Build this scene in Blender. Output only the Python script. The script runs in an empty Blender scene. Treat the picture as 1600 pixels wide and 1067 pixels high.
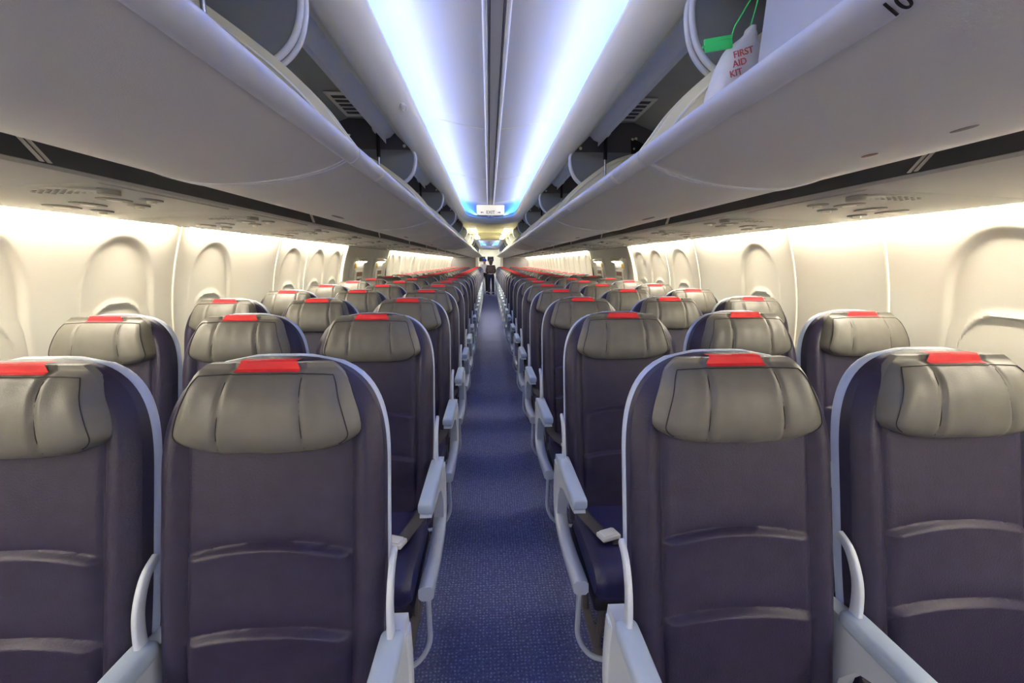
import bpy, bmesh, math, random
from mathutils import Vector, Matrix, noise
random.seed(7)
S = bpy.context.scene
COL = S.collection

# ------------------------------------------------------------------ helpers
def lin(c):
    return tuple((v / 12.92 if v <= 0.04045 else ((v + 0.055) / 1.055) ** 2.4) for v in c)

def rgb(r, g, b):
    return lin((r / 255, g / 255, b / 255))

def mat(name, col, rough=0.5, metal=0.0, bump=0.0, bscale=200.0, var=0.0, vscale=6.0, emit=None, estr=0.0, coat=0.0, spec=0.5, sheen=0.0):
    m = bpy.data.materials.new(name)
    m.use_nodes = True
    nt = m.node_tree
    b = nt.nodes['Principled BSDF']
    b.inputs['Base Color'].default_value = (*col, 1)
    b.inputs['Roughness'].default_value = rough
    b.inputs['Metallic'].default_value = metal
    b.inputs['Specular IOR Level'].default_value = spec
    b.inputs['Coat Weight'].default_value = coat
    b.inputs['Sheen Weight'].default_value = sheen
    if emit is not None:
        b.inputs['Emission Color'].default_value = (*emit, 1)
        b.inputs['Emission Strength'].default_value = estr
    if bump or var:
        tc = nt.nodes.new('ShaderNodeTexCoord')
    if var:
        n = nt.nodes.new('ShaderNodeTexNoise'); n.inputs['Scale'].default_value = vscale
        n.inputs['Detail'].default_value = 6
        r = nt.nodes.new('ShaderNodeValToRGB')
        r.color_ramp.elements[0].position = 0.3; r.color_ramp.elements[1].position = 0.7
        r.color_ramp.elements[0].color = (*[c * (1 - var) for c in col], 1)
        r.color_ramp.elements[1].color = (*[min(1, c * (1 + var)) for c in col], 1)
        nt.links.new(tc.outputs['Object'], n.inputs['Vector'])
        nt.links.new(n.outputs['Fac'], r.inputs['Fac'])
        nt.links.new(r.outputs['Color'], b.inputs['Base Color'])
    if bump:
        n = nt.nodes.new('ShaderNodeTexNoise'); n.inputs['Scale'].default_value = bscale
        n.inputs['Detail'].default_value = 4
        bp = nt.nodes.new('ShaderNodeBump'); bp.inputs['Strength'].default_value = bump
        bp.inputs['Distance'].default_value = 0.004
        nt.links.new(tc.outputs['Object'], n.inputs['Vector'])
        nt.links.new(n.outputs['Fac'], bp.inputs['Height'])
        nt.links.new(bp.outputs['Normal'], b.inputs['Normal'])
    return m

def mk(name, verts, faces, m=None, parent=None, smooth=35, mats=None, fm=None):
    me = bpy.data.meshes.new(name)
    me.from_pydata([tuple(v) for v in verts], [], faces)
    me.update()
    bm = bmesh.new(); bm.from_mesh(me)
    bmesh.ops.recalc_face_normals(bm, faces=bm.faces)
    bm.to_mesh(me); bm.free()
    if smooth:
        me.polygons.foreach_set('use_smooth', [True] * len(me.polygons))
        if smooth < 180:
            me.set_sharp_from_angle(angle=math.radians(smooth))
    for q in (mats or ([m] if m else [])):
        me.materials.append(q)
    if fm:
        for p, i in zip(me.polygons, fm):
            p.material_index = i
    o = bpy.data.objects.new(name, me)
    COL.objects.link(o)
    if parent:
        o.parent = parent
    return o

def tag(o, label, cat, group=None, kind=None):
    o['label'] = label; o['category'] = cat
    if group: o['group'] = group
    if kind: o['kind'] = kind
    return o

def empty(name, loc, label=None, cat=None, group=None):
    o = bpy.data.objects.new(name, None)
    o.empty_display_size = 0.1
    COL.objects.link(o); o.location = loc
    if label: tag(o, label, cat, group)
    return o

def dup(root, loc, label, group=None):
    r = root.copy(); COL.objects.link(r); r.location = loc
    r['label'] = label
    if group: r['group'] = group
    for ch in list(root.children):
        c = ch.copy(); COL.objects.link(c); c.parent = r
        for g in list(ch.children):
            d = g.copy(); COL.objects.link(d); d.parent = c
    return r

class MB:
    """vertex / face collector"""
    def __init__(s): s.v = []; s.f = []
    def add(s, v, f):
        b = len(s.v); s.v += [tuple(p) for p in v]; s.f += [tuple(i + b for i in q) for q in f]
        return s
    def build(s, name, m, parent=None, smooth=35): return mk(name, s.v, s.f, m, parent, smooth)
    def box(s, x0, x1, y0, y1, z0, z1, bev=0.0, seg=2):
        bm = bmesh.new()
        bmesh.ops.create_cube(bm, size=1)
        for v in bm.verts:
            v.co = Vector((x0 + (v.co.x + .5) * (x1 - x0), y0 + (v.co.y + .5) * (y1 - y0), z0 + (v.co.z + .5) * (z1 - z0)))
        if bev: bmesh.ops.bevel(bm, geom=bm.edges[:], offset=bev, segments=seg, profile=0.5, affect='EDGES')
        bm.verts.index_update()
        s.add([v.co[:] for v in bm.verts], [[v.index for v in f.verts] for f in bm.faces]); bm.free()
        return s
    def grid(s, P, close_u=False, close_v=False):
        """P[v][u] points"""
        nv, nu = len(P), len(P[0])
        V = [p for row in P for p in row]; F = []
        for j in range(nv if close_v else nv - 1):
            for i in range(nu if close_u else nu - 1):
                F.append((j * nu + i, j * nu + (i + 1) % nu, ((j + 1) % nv) * nu + (i + 1) % nu, ((j + 1) % nv) * nu + i))
        return s.add(V, F)
    def tube(s, path, r, n=8, cap=True):
        P = [Vector(p) for p in path]
        rs = r if isinstance(r, (list, tuple)) else [r] * len(P)
        rings = []; up = None
        for i, p in enumerate(P):
            t = (P[min(i + 1, len(P) - 1)] - P[max(i - 1, 0)]).normalized()
            if up is None:
                up = Vector((0, 0, 1)) if abs(t.z) < .9 else Vector((1, 0, 0))
            a = t.cross(up)
            if a.length < 1e-6: a = t.orthogonal()
            a.normalize(); b = a.cross(t).normalized(); up = b
            rings.append([p + (a * math.cos(k * 2 * math.pi / n) + b * math.sin(k * 2 * math.pi / n)) * rs[i] for k in range(n)])
        b0 = len(s.v)
        s.grid(rings, close_u=True)
        if cap:
            m = len(rings)
            s.f.append(tuple(b0 + k for k in range(n))[::-1]); s.f.append(tuple(b0 + (m - 1) * n + k for k in range(n)))
        return s
    def prism(s, poly, axis, a, b):
        """closed polygon extruded along axis ('x','y','z') from a to b"""
        n = len(poly)
        def P(q, t):
            return {'x': (t, q[0], q[1]), 'y': (q[0], t, q[1]), 'z': (q[0], q[1], t)}[axis]
        V = [P(q, a) for q in poly] + [P(q, b) for q in poly]
        F = [(i, (i + 1) % n, n + (i + 1) % n, n + i) for i in range(n)]
        F += [tuple(range(n))[::-1], tuple(range(n, 2 * n))]
        return s.add(V, F)
    def mirror(s, sx):
        if sx < 0: s.v = [(-x, y, z) for x, y, z in s.v]; s.f = [tuple(reversed(q)) for q in s.f]
        return s

def catmull(P, n=6):
    out = []
    P = [Vector(p) for p in P]
    for i in range(len(P) - 1):
        p0 = P[max(i - 1, 0)]; p1 = P[i]; p2 = P[i + 1]; p3 = P[min(i + 2, len(P) - 1)]
        for k in range(n):
            t = k / n
            out.append(0.5 * ((2 * p1) + (p2 - p0) * t + (2 * p0 - 5 * p1 + 4 * p2 - p3) * t * t + (3 * p1 - p0 - 3 * p2 + p3) * t ** 3))
    out.append(P[-1])
    return out

def offset_poly(P, d):
    """open 2-D polyline offset by d to its left"""
    out = []
    for i, p in enumerate(P):
        a = Vector(P[max(i - 1, 0)]); b = Vector(P[min(i + 1, len(P) - 1)])
        t = (b - a).normalized()
        out.append(Vector(p) + Vector((-t.y, t.x)) * d)
    return out

def ss(a, b, x):
    t = max(0.0, min(1.0, (x - a) / (b - a))); return t * t * (3 - 2 * t)

def text_mesh(name, body, size, m, parent=None, depth=0.0015, align='CENTER'):
    cu = bpy.data.curves.new(name, 'FONT'); cu.body = body; cu.size = size
    cu.align_x = align; cu.align_y = 'CENTER'; cu.extrude = depth; cu.offset = 0.0
    t = bpy.data.objects.new(name, cu); COL.objects.link(t)
    dg = bpy.context.evaluated_depsgraph_get()
    me = bpy.data.meshes.new_from_object(t.evaluated_get(dg))
    bpy.data.objects.remove(t)
    me.materials.clear(); me.materials.append(m)
    o = bpy.data.objects.new(name, me); COL.objects.link(o)
    if parent: o.parent = parent
    return o

ORD = ['nearest', 'second', 'third', 'fourth', 'fifth', 'sixth', 'seventh', 'eighth', 'ninth', 'tenth', 'eleventh', 'twelfth',
       'thirteenth', 'fourteenth', 'fifteenth', 'sixteenth', 'seventeenth', 'eighteenth', 'nineteenth', 'twentieth',
       'twenty-first', 'twenty-second', 'twenty-third', 'rearmost']

# ------------------------------------------------------------------ materials
M = {}
M['leather'] = mat('navy_leather', rgb(45, 39, 64), 0.42, bump=0.25, bscale=260, var=0.12, vscale=30, spec=0.45)
M['leather_seat'] = mat('navy_seat_leather', rgb(40, 40, 82), 0.38, bump=0.2, bscale=220, var=0.1, vscale=25)
M['head'] = mat('grey_leather', rgb(108, 106, 98), 0.42, bump=0.10, bscale=380, var=0.08, vscale=20)
M['thread'] = mat('dark_thread', rgb(38, 38, 44), 0.7)
M['red'] = mat('red_tab_fabric', rgb(226, 44, 52), 0.6, bump=0.15, bscale=400)
M['shell'] = mat('silver_blue_plastic', rgb(188, 200, 222), 0.35)
M['arm'] = mat('silver_arm_metal', rgb(208, 216, 228), 0.38, metal=0.15)
M['pad'] = mat('pale_blue_arm_pad', rgb(176, 192, 214), 0.5, bump=0.1, bscale=300)
M['steel'] = mat('polished_steel', rgb(222, 224, 228), 0.25, metal=0.7)
M['buckle'] = mat('buckle_metal', rgb(240, 240, 240), 0.3, metal=0.3)
M['strap'] = mat('charcoal_webbing', rgb(70, 68, 76), 0.75, bump=0.3, bscale=500)
M['dark'] = mat('dark_underseat', rgb(30, 30, 40), 0.7)
M['binshell'] = mat('pale_grey_bin_plastic', rgb(226, 225, 216), 0.42, bump=0.12, bscale=500, var=0.03, vscale=3)
M['lip'] = mat('bin_lip_plastic', rgb(222, 224, 226), 0.35, bump=0.05, bscale=400)
M['cream'] = mat('cream_bin_liner', rgb(252, 245, 206), 0.45)
M['white'] = mat('white_trim_plastic', rgb(246, 242, 222), 0.4)
M['strip'] = mat('cream_grey_bin_strip', rgb(230, 226, 196), 0.45)
M['housing'] = mat('olive_grey_bin_back', rgb(172, 170, 150), 0.45, var=0.1, vscale=4)
M['darkpanel'] = mat('charcoal_end_panel', rgb(96, 91, 94), 0.5)
M['greypanel'] = mat('mid_grey_end_panel', rgb(140, 143, 140), 0.5)
M['black'] = mat('black_rubber', rgb(20, 20, 22), 0.5)
M['psu'] = mat('grey_service_plastic', rgb(198, 196, 182), 0.45, bump=0.05, bscale=400)
M['psudark'] = mat('vent_grey_plastic', rgb(160, 158, 144), 0.5)
M['gap'] = mat('dark_channel', rgb(82, 82, 80), 0.55, var=0.15, vscale=5)
M['wall'] = mat('cream_sidewall', rgb(232, 229, 214), 0.5, var=0.015, vscale=2)
M['shade'] = mat('window_shade', rgb(226, 222, 206), 0.55)
M['ceil'] = mat('white_ceiling', rgb(222, 225, 232), 0.55)
M['rail'] = mat('ceiling_rail', rgb(225, 226, 228), 0.35, metal=0.2)
M['slot'] = mat('grey_slot', rgb(214, 215, 216), 0.5)
M['yellow'] = mat('cream_low_ceiling', rgb(236, 228, 176), 0.45)
M['grey_bulk'] = mat('grey_bulkhead', rgb(128, 124, 126), 0.6, var=0.06, vscale=3)
M['galley'] = mat('galley_white', rgb(232, 232, 224), 0.4)
M['oven'] = mat('dark_oven_glass', rgb(34, 34, 40), 0.2)
M['skin'] = mat('skin', rgb(206, 160, 136), 0.5)
M['hair'] = mat('brown_hair', rgb(104, 82, 66), 0.6, bump=0.4, bscale=120)
M['navycloth'] = mat('navy_trousers', rgb(34, 36, 84), 0.8)
M['blackcloth'] = mat('black_cloth', rgb(24, 24, 28), 0.8)
M['whitecloth'] = mat('white_shirt', rgb(236, 234, 230), 0.8)
M['taupe'] = mat('taupe_vest', rgb(92, 78, 72), 0.8)
M['bluecloth'] = mat('blue_cap', rgb(54, 104, 206), 0.7)
M['bag'] = mat('white_plastic_bag', rgb(240, 239, 232), 0.35, bump=0.5, bscale=40)
M['redink'] = mat('red_ink', rgb(214, 92, 84), 0.6)
M['ink'] = mat('black_ink', rgb(30, 30, 30), 0.6)
M['green'] = mat('green_plastic_seal', rgb(70, 235, 120), 0.4)
M['box'] = mat('pale_grey_case', rgb(205, 208, 216), 0.45)
M['sign'] = mat('exit_sign_lens', rgb(250, 244, 214), 0.4, emit=rgb(255, 244, 205), estr=0.06)
M['signink'] = mat('exit_sign_ink', rgb(70, 62, 50), 0.6)
M['redglint'] = mat('reddish_reflection', rgb(120, 74, 62), 0.5)  # reddish tint of a reflection painted on the bin underside
M['greyglint'] = mat('grey_reflection', rgb(112, 110, 108), 0.5)  # grey tint for painted reflections under the bins
M['placard'] = mat('white_placard', rgb(240, 238, 228), 0.5)
M['amber'] = mat('amber_label', rgb(240, 190, 70), 0.5)
M['brown'] = mat('brown_recess', rgb(140, 108, 92), 0.6)
WASH = (1.0, 0.90, 0.74)
COVE = (0.045, 0.20, 1.0)
M['wash'] = mat('sidewall_led', (1, 1, 1), 0.5, emit=WASH, estr=21)
M['cove'] = mat('cove_led', (1, 1, 1), 0.5, emit=COVE, estr=4.6)
M['covefill'] = mat('cove_white_fill', (1, 1, 1), 0.5, emit=(1.0, 0.91, 0.78), estr=1.7)  # added source, hidden, to brighten the bullnose
M['lamp'] = mat('ceiling_lamp', (1, 1, 1), 0.5, emit=(1.0, 0.94, 0.80), estr=6)
M['glow'] = mat('exit_hood_lamp', (1, 1, 1), 0.5, emit=(1.0, 0.95, 0.85), estr=3)

def carpet():
    m = bpy.data.materials.new('dotted_navy_carpet'); m.use_nodes = True
    nt = m.node_tree; b = nt.nodes['Principled BSDF']
    b.inputs['Roughness'].default_value = 0.85; b.inputs['Specular IOR Level'].default_value = 0.25
    tc = nt.nodes.new('ShaderNodeTexCoord')
    vo = nt.nodes.new('ShaderNodeTexVoronoi'); vo.inputs['Scale'].default_value = 72; vo.inputs['Randomness'].default_value = 0.3
    r = nt.nodes.new('ShaderNodeValToRGB')
    e = r.color_ramp.elements
    e[0].position = 0.14; e[0].color = (*rgb(158, 166, 206), 1)
    e[1].position = 0.34; e[1].color = (*rgb(100, 106, 148), 1)
    no = nt.nodes.new('ShaderNodeTexNoise'); no.inputs['Scale'].default_value = 90; no.inputs['Detail'].default_value = 3
    mx = nt.nodes.new('ShaderNodeMixRGB'); mx.blend_type = 'MULTIPLY'; mx.inputs['Fac'].default_value = 0.7
    r2 = nt.nodes.new('ShaderNodeValToRGB'); r2.color_ramp.elements[0].position = .35; r2.color_ramp.elements[1].position = .65
    r2.color_ramp.elements[0].color = (.45, .45, .5, 1)
    nt.links.new(tc.outputs['Object'], vo.inputs['Vector']); nt.links.new(tc.outputs['Object'], no.inputs['Vector'])
    nt.links.new(vo.outputs['Distance'], r.inputs['Fac']); nt.links.new(no.outputs['Fac'], r2.inputs['Fac'])
    nt.links.new(r.outputs['Color'], mx.inputs[1]); nt.links.new(r2.outputs['Color'], mx.inputs[2])
    nt.links.new(mx.outputs['Color'], b.inputs['Base Color'])
    bp = nt.nodes.new('ShaderNodeBump'); bp.inputs['Strength'].default_value = .5; bp.inputs['Distance'].default_value = .004
    nt.links.new(no.outputs['Fac'], bp.inputs['Height']); nt.links.new(bp.outputs['Normal'], b.inputs['Normal'])
    return m
M['carpet'] = carpet()

# ------------------------------------------------------------------ dimensions (metres; x right, y aft, z up)
Y0, Y1 = -5.6, 20.0
ROWS = []
y = 0.90
for k in range(24):
    ROWS.append(y - (0.05 if k == 0 else 0.0))
    y += 0.755 + (0.2 if k in (6,) else 0.0) + (0.1 if k == 7 else 0.0)
XS = {-1: (0.489, 0.985, 1.481), 1: (0.503, 1.009, 1.507)}

def wall_x(z):
    k = 1.0 if z > 0.95 else 0.33      # flatter below the window line
    return math.sqrt(max(0.01, 1.77 ** 2 - (k * (z - 0.95)) ** 2))

# ------------------------------------------------------------------ the setting
def struct(o, label, cat='structure'):
    return tag(o, label, cat, kind='structure')

fl = MB().box(-1.735, 1.735, Y0, Y1 + 2.2, -0.05, 0.0).build('floor', M['carpet'], smooth=0)
struct(fl, 'navy carpeted cabin floor with small pale dots', 'floor')

def sdf_arch(dy, z, hw, top, flare=0.0):
    """signed distance-ish to an arch open at the bottom, negative inside"""
    w = hw + flare * max(0, top - hw - z)
    zc = top - hw * 1.25
    if z > zc:
        return (math.hypot(dy / w, (z - zc) / (hw * 1.25)) - 1) * w
    return abs(dy) - w

def sdf_round(dy, z, zc, hy, hz):
    n = 2.5
    return ((abs(dy / hy) ** n + abs((z - zc) / hz) ** n) ** (1 / n) - 1) * min(hy, hz)

def wall_disp(dy, z):
    d = 0.013 * ss(0.010, -0.016, sdf_arch(dy, z, 0.195, 1.515, 0.03))
    r = sdf_round(dy, z, 0.97, 0.150, 0.235)
    d += 0.020 * ss(0.008, -0.010, r) + 0.012 * ss(-0.03, -0.045, r)
    d -= 0.007 * math.exp(-((r - 0.012) / 0.008) ** 2)
    return d

ZS = [0.0, 0.2, 0.45, 0.6, 0.7] + [0.72 + i * 0.0135 for i in range(64)]
ZS = [z for z in ZS if z < 1.590] + [1.592]

def wall_strip(name, sx, ya, yb, n, disp=None, m=None, label=None, cat='window'):
    P = []
    for z in ZS:
        row = []
        for i in range(n + 1):
            yy = ya + (yb - ya) * i / n
            row.append((sx * (wall_x(z) + (disp(yy, z) if disp else 0)), yy, z))
        P.append(row)
    back = [[(sx * (abs(p[0]) + 0.03 + 0.06), p[1], p[2]) for p in row] for row in (P[0], P[-1])]
    mb = MB().grid(P)
    mb.grid([P[-1], back[1]]); mb.grid([back[1], back[0]]); mb.grid([back[0], P[0]])
    o = mk(name, mb.v, mb.f, m or M['wall'], None, 40)
    if label: struct(o, label, cat)
    return o

WIN = {-1: [0.34, 0.92, 1.50, 2.11, 2.78, 3.86, 4.42, 4.92], 1: [0.24, 0.82, 1.40, 2.78, 3.93, 4.50, 5.0]}
SEAM = {-1: [0.63, 2.45, 3.57, 4.14, 5.16], 1: [0.53, 1.84, 2.43, 3.59, 4.21, 5.24]}
AFT0 = 7.42
wn = 0; trim_n = 0
for sx in (-1, 1):
    side = 'left' if sx < 0 else 'right'
    wins = list(WIN[sx]) + [AFT0 + 0.30 + 0.565 * i for i in range(22)]
    wins = [w for w in wins if w < Y1 - 0.2]
    cuts = [Y0]
    # every window is a moulded panel of its own; the blank lengths between are the wall
    wall = MB(); cur = Y0
    def plain(a, b):
        if b - a < 0.004: return
        P = [[(sx * wall_x(z), yy, z) for yy in (a, b)] for z in ZS]
        wall.grid(P)
        wall.grid([[(sx * (wall_x(z) + .09), yy, z) for yy in (a, b)] for z in ZS])
    for wi, w in enumerate(wins):
        hw = 0.245
        plain(cur, w - hw)
        wn += 1
        nm = 'window_%d' % wn
        wall_strip(nm, sx, w - hw, w + hw, 46, lambda yy, z, w=w: wall_disp(yy - w, z),
                   label='cream sidewall panel with arched recess and closed shade, %s window on the %s' % (ORD[wi] if wi < 23 else 'rearmost', side))
        if 4.6 < w < 5.2 and wi + 1 < len(wins) and wins[wi + 1] > 7:
            plain(w + hw, 5.24 if sx > 0 else 5.18); cur = AFT0
        else:
            cur = w + hw
    plain(cur, Y1)
    wo = mk('wall_%s' % side, wall.v, wall.f, M['wall'], None, 40)
    struct(wo, 'curved cream cabin sidewall on the %s' % side, 'wall')
    # seams between sidewall panels
    seams = SEAM[sx] + [AFT0 + 0.02 + 1.13 * i for i in range(11)]
    for q in seams:
        P = [(sx * (wall_x(z) - 0.001), q, z) for z in ZS[2:]]
        trim_n += 1
        wdt = 0.007
        mb = MB()
        rows = []
        for p in P:
            rows.append([(p[0], q - wdt, p[2]), (p[0] - sx * 0.006, q - wdt * .6, p[2]), (p[0] - sx * 0.006, q + wdt * .6, p[2]), (p[0], q + wdt, p[2])])
        mb.grid(rows)
        o = mk('trim_%d' % trim_n, mb.v, mb.f, M['white'], None, 40)
        struct(o, 'narrow white strip covering a joint between sidewall panels', 'trim')

# overwing exits: two hatches a side
dn = 0
for sx in (-1, 1):
    side = 'left' if sx < 0 else 'right'
    ya, yb = (5.18, AFT0) if sx < 0 else (5.24, AFT0)
    mb = MB()
    n = 2
    P = [[(sx * (wall_x(z) + .012), yy, z) for yy in (ya, yb)] for z in ZS]
    mb.grid(P); mb.grid([[(sx * (wall_x(z) + .1), yy, z) for yy in (ya, yb)] for z in ZS])
    trim_n += 1
    o = mk('trim_%d' % trim_n, mb.v, mb.f, M['wall'], None, 40)
    struct(o, 'grey surround of the two overwing exits on the %s' % side, 'trim')
    # bright moulded frame at the forward edge
    trim_n += 1
    rows = [[(sx * (wall_x(z) + .01), ya - .05, z), (sx * (wall_x(z) - .03), ya - .035, z), (sx * (wall_x(z) - .03), ya + .02, z), (sx * (wall_x(z) + .01), ya + .04, z)] for z in ZS]
    o = mk('trim_%d' % trim_n, *(lambda b: (b.v, b.f))(MB().grid(rows)), M['white'], None, 40)
    struct(o, 'white moulded frame ahead of the overwing exits on the %s' % side, 'trim')
    for hi, yc in enumerate((5.78, 6.82)):
        dn += 1
        rows = []
        for z in [0.55 + i * 0.03 for i in range(31)]:
            e = 0.0
            rows.append([(sx * (wall_x(z) + .010), yc - .26, z), (sx * (wall_x(z) - .015), yc - .25, z), (sx * (wall_x(z) - .018), yc, z), (sx * (wall_x(z) - .015), yc + .25, z), (sx * (wall_x(z) + .010), yc + .26, z)])
        d = mk('door_%d' % dn, *(lambda b: (b.v, b.f))(MB().grid(rows)), M['wall'], None, 40)
        struct(d, 'overwing exit hatch, %s of two on the %s' % (('nearer', 'farther')[hi], side), 'door')
        X = lambda z, k=0.0: sx * (wall_x(z) - .018 - k)
        def plate(nm, y0, y1, z0, z1, th, m):
            rows = [[(X(z, 0), y0, z), (X(z, th), y0 + .006, z), (X(z, th), y1 - .006, z), (X(z, 0), y1, z)] for z in (z0, z0 + .004, z1 - .004, z1)]
            b = MB().grid(rows)
            b.grid([rows[-1], [(p[0] + sx * .02, p[1], p[2]) for p in rows[-1]]])
            return mk(nm, b.v, b.f, m, d, 30)
        plate('placard', yc - .19, yc + .16, 1.325, 1.405, .012, M['placard'])
        plate('warning_label', yc - .19, yc - .13, 1.33, 1.39, .0135, M['amber'])
        hd = mk('handle_hood', *(lambda b: (b.v, b.f))(MB().prism([(X(1.41), 1.405), (X(1.41, .05), 1.415), (X(1.43, .055), 1.435), (X(1.45, .02), 1.46), (X(1.45), 1.465)], 'y', yc - .22, yc + .2)), M['white'], d, 30)
        mk('hood_lamp', *(lambda b: (b.v, b.f))(MB().prism([(X(1.41, .012), 1.404), (X(1.41, .042), 1.411), (X(1.41, .042), 1.407), (X(1.41, .012), 1.400)], 'y', yc - .19, yc + .17)), M['glow'], hd, 0)
        plate('window_frame', yc - .17, yc + .17, 1.0, 1.305, .014, M['white'])
        plate('hatch_window', yc - .125, yc + .125, 1.02, 1.28, .018, M['brown'])
        plate('shade_handle', yc - .115, yc + .115, 1.195, 1.225, .024, M['white'])

# dark fixed liner behind the bins and the service rail
for sx in (-1, 1):
    side = 'left' if sx < 0 else 'right'
    trim_n += 1
    prof = [(1.015, 1.80), (1.018, 1.70), (1.026, 1.640), (1.029, 1.628), (1.05, 1.63), (1.05, 1.66), (1.04, 1.80)]
    o = MB().prism([(sx * a, b) for a, b in prof], 'y', Y0, Y1).build('trim_%d' % trim_n, M['gap'])
    struct(o, 'dark channel between the bins and the service rail on the %s' % side, 'trim')
    trim_n += 1
    prof = [(1.026, 1.626), (1.032, 1.618), (1.06, 1.613), (1.2, 1.607), (1.42, 1.598), (1.60, 1.589), (1.618, 1.590), (1.625, 1.600), (1.62, 1.64), (1.06, 1.64), (1.035, 1.632)]
    o = MB().prism([(sx * a, b) for a, b in prof], 'y', Y0, Y1).build('trim_%d' % trim_n, M['psu'])
    struct(o, 'pale grey service rail under the bins on the %s' % side, 'trim')
    # thin pale straps across the dark channel
    for k in range(13):
        yy = -0.388 + 1.52 * k - 0.06
        if yy < 0: continue
        trim_n += 1
        mb = MB()
        for off in (0, .018):
            b_ = MB().prism([(sx * 1.0165, 1.70), (sx * 1.0265, 1.630), (sx * 1.021, 1.630), (sx * 1.012, 1.70)], 'y', yy + off, yy + off + .007)
            mb.add([(p[0], p[1] - (p[2] - 1.63) * 1.2, p[2]) for p in b_.v], b_.f)
        struct(mb.build('trim_%d' % trim_n, M['white']), 'pale joint strap across the dark channel on the %s' % side, 'trim')

# ceiling with the lit cove
BULL = [(.470, 2.036), (.462, 2.026), (.445, 2.020), (.425, 2.022), (.402, 2.034), (.380, 2.052), (.362, 2.074), (.353, 2.094), (.354, 2.108), (.364, 2.114), (.385, 2.112), (.440, 2.075), (.472, 2.060)]

def ceil_z(x):
    x = abs(x)
    return 2.190 + .055 * ss(.03, .40, x) - .16 * ss(.43, .60, x)

def cove(tag_, ya, yb, rnd, end_both):
    global trim_n
    # path in plan: up the right side, round the aft end, back down the left
    path = []
    def corner(yend, sgn):
        pts = []
        for i in range(25):
            a = i / 24 * math.pi / 2
            pts.append((math.cos(a) ** 0.75, math.sin(a) ** 0.75))
        return pts
    ye = yb - rnd
    right = []
    N = 26
    for i in range(13): right.append((1.0, ya + (ye - ya) * i / 13, 0.0))
    arc = []
    for i in range(N + 1):
        a = i / N * math.pi / 2
        arc.append((math.cos(a) ** 0.62, math.sin(a) ** 0.62))
    rows = []
    # for every profile point x: the straight run at x, the end at ye + rnd - (x-.4)
    for (px, pz) in BULL:
        row = []
        ry = rnd + (px - .41)
        for q in right: row.append((px, q[1], pz))
        for c, s_ in arc: row.append((px * c, ye + ry * s_, pz))
        for c, s_ in reversed(arc[:-1]): row.append((-px * c, ye + ry * s_, pz))
        for q in reversed(right): row.append((-px, q[1], pz))
        rows.append(row)
    mb = MB().grid(rows, close_v=True)
    trim_n += 1
    o = mk('trim_%d' % trim_n, mb.v, mb.f, M['white'], None, 60)
    struct(o, 'rounded white bullnose framing the %s blue ceiling cove' % tag_, 'trim')
    # added visor keeping the white strip off the near ceiling; blue strip on top
    lid = []
    for (px, pz) in ((.385, 2.1395), (.385, 2.1425), (.432, 2.1425), (.432, 2.100), (.428, 2.100), (.428, 2.1395)):
        row = []
        ry = rnd + (px - .41)
        for q in right: row.append((px, q[1], pz))
        for c, s_ in arc: row.append((px * c, ye + ry * s_, pz))
        for c, s_ in reversed(arc[:-1]): row.append((-px * c, ye + ry * s_, pz))
        for q in reversed(right): row.append((-px, q[1], pz))
        lid.append(row)
    mb = MB().grid(lid, close_v=True)
    trim_n += 1
    struct(mk('trim_%d' % trim_n, mb.v, mb.f, M['white'], None, 30), 'added visor shielding the ceiling from the white strip of the %s cove' % tag_, 'trim')
    strip = []
    for (px, pz) in ((.392, 2.144), (.418, 2.144)):
        row = []
        ry = rnd + (px - .41)
        for q in right: row.append((px, q[1], pz))
        for c, s_ in arc: row.append((px * c, ye + ry * s_, pz))
        for c, s_ in reversed(arc[:-1]): row.append((-px * c, ye + ry * s_, pz))
        for q in reversed(right): row.append((-px, q[1], pz))
        strip.append(row)
    mb = MB().grid(strip)
    trim_n += 1
    struct(mk('trim_%d' % trim_n, mb.v, mb.f, M['cove'], None, 0), 'blue light strip hidden behind the %s bullnose' % tag_, 'light')
    mb = MB()  # extra warm-white strip added to light the opposite bullnose
    for sg in (-1, 1):
        for dx, dz in ((0, 0),):
            mb.grid([[(sg * .400, yy, 2.114) for yy in (ya, ye)], [(sg * .401, yy, 2.138) for yy in (ya, ye)]])
    trim_n += 1
    struct(mk('trim_%d' % trim_n, mb.v, mb.f, M['covefill'], None, 0), 'unseen white strip added to brighten the %s bullnose' % tag_, 'light')
    # ceiling dome, right to left, dropping into the cove
    nx = 48
    prof = []
    for i in range(nx + 1):
        x = -.60 + 1.2 * i / nx
        prof.append((x, ceil_z(x)))
    rows = []
    yl = [ya + (yb + .10 - ya) * k / 24 for k in range(25)]
    for yy in yl:
        e = ss(yb - .25, yb + .10, yy)
        rows.append([(x, yy, z - .10 * e * e) for x, z in prof])
    mb = MB().grid(rows)
    mb.grid([rows[-1], [(x, y_, 2.06) for x, y_, z in rows[-1]]])
    for side_i in (0, -1):
        mb.grid([[r[side_i] for r in rows], [(r[side_i][0], r[side_i][1], 2.06) for r in rows]])
    return mb

cm = cove('forward', Y0, 7.2, 0.85, False)
cm2 = cove('aft', 13.1, 19.8, 0.5, False)
mb = MB(); mb.add(cm.v, cm.f); mb.add(cm2.v, cm2.f)
c = mk('ceiling', mb.v, mb.f, M['ceil'], None, 50)
struct(c, 'curved white ceiling panels washed blue at both edges', 'ceiling')
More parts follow.
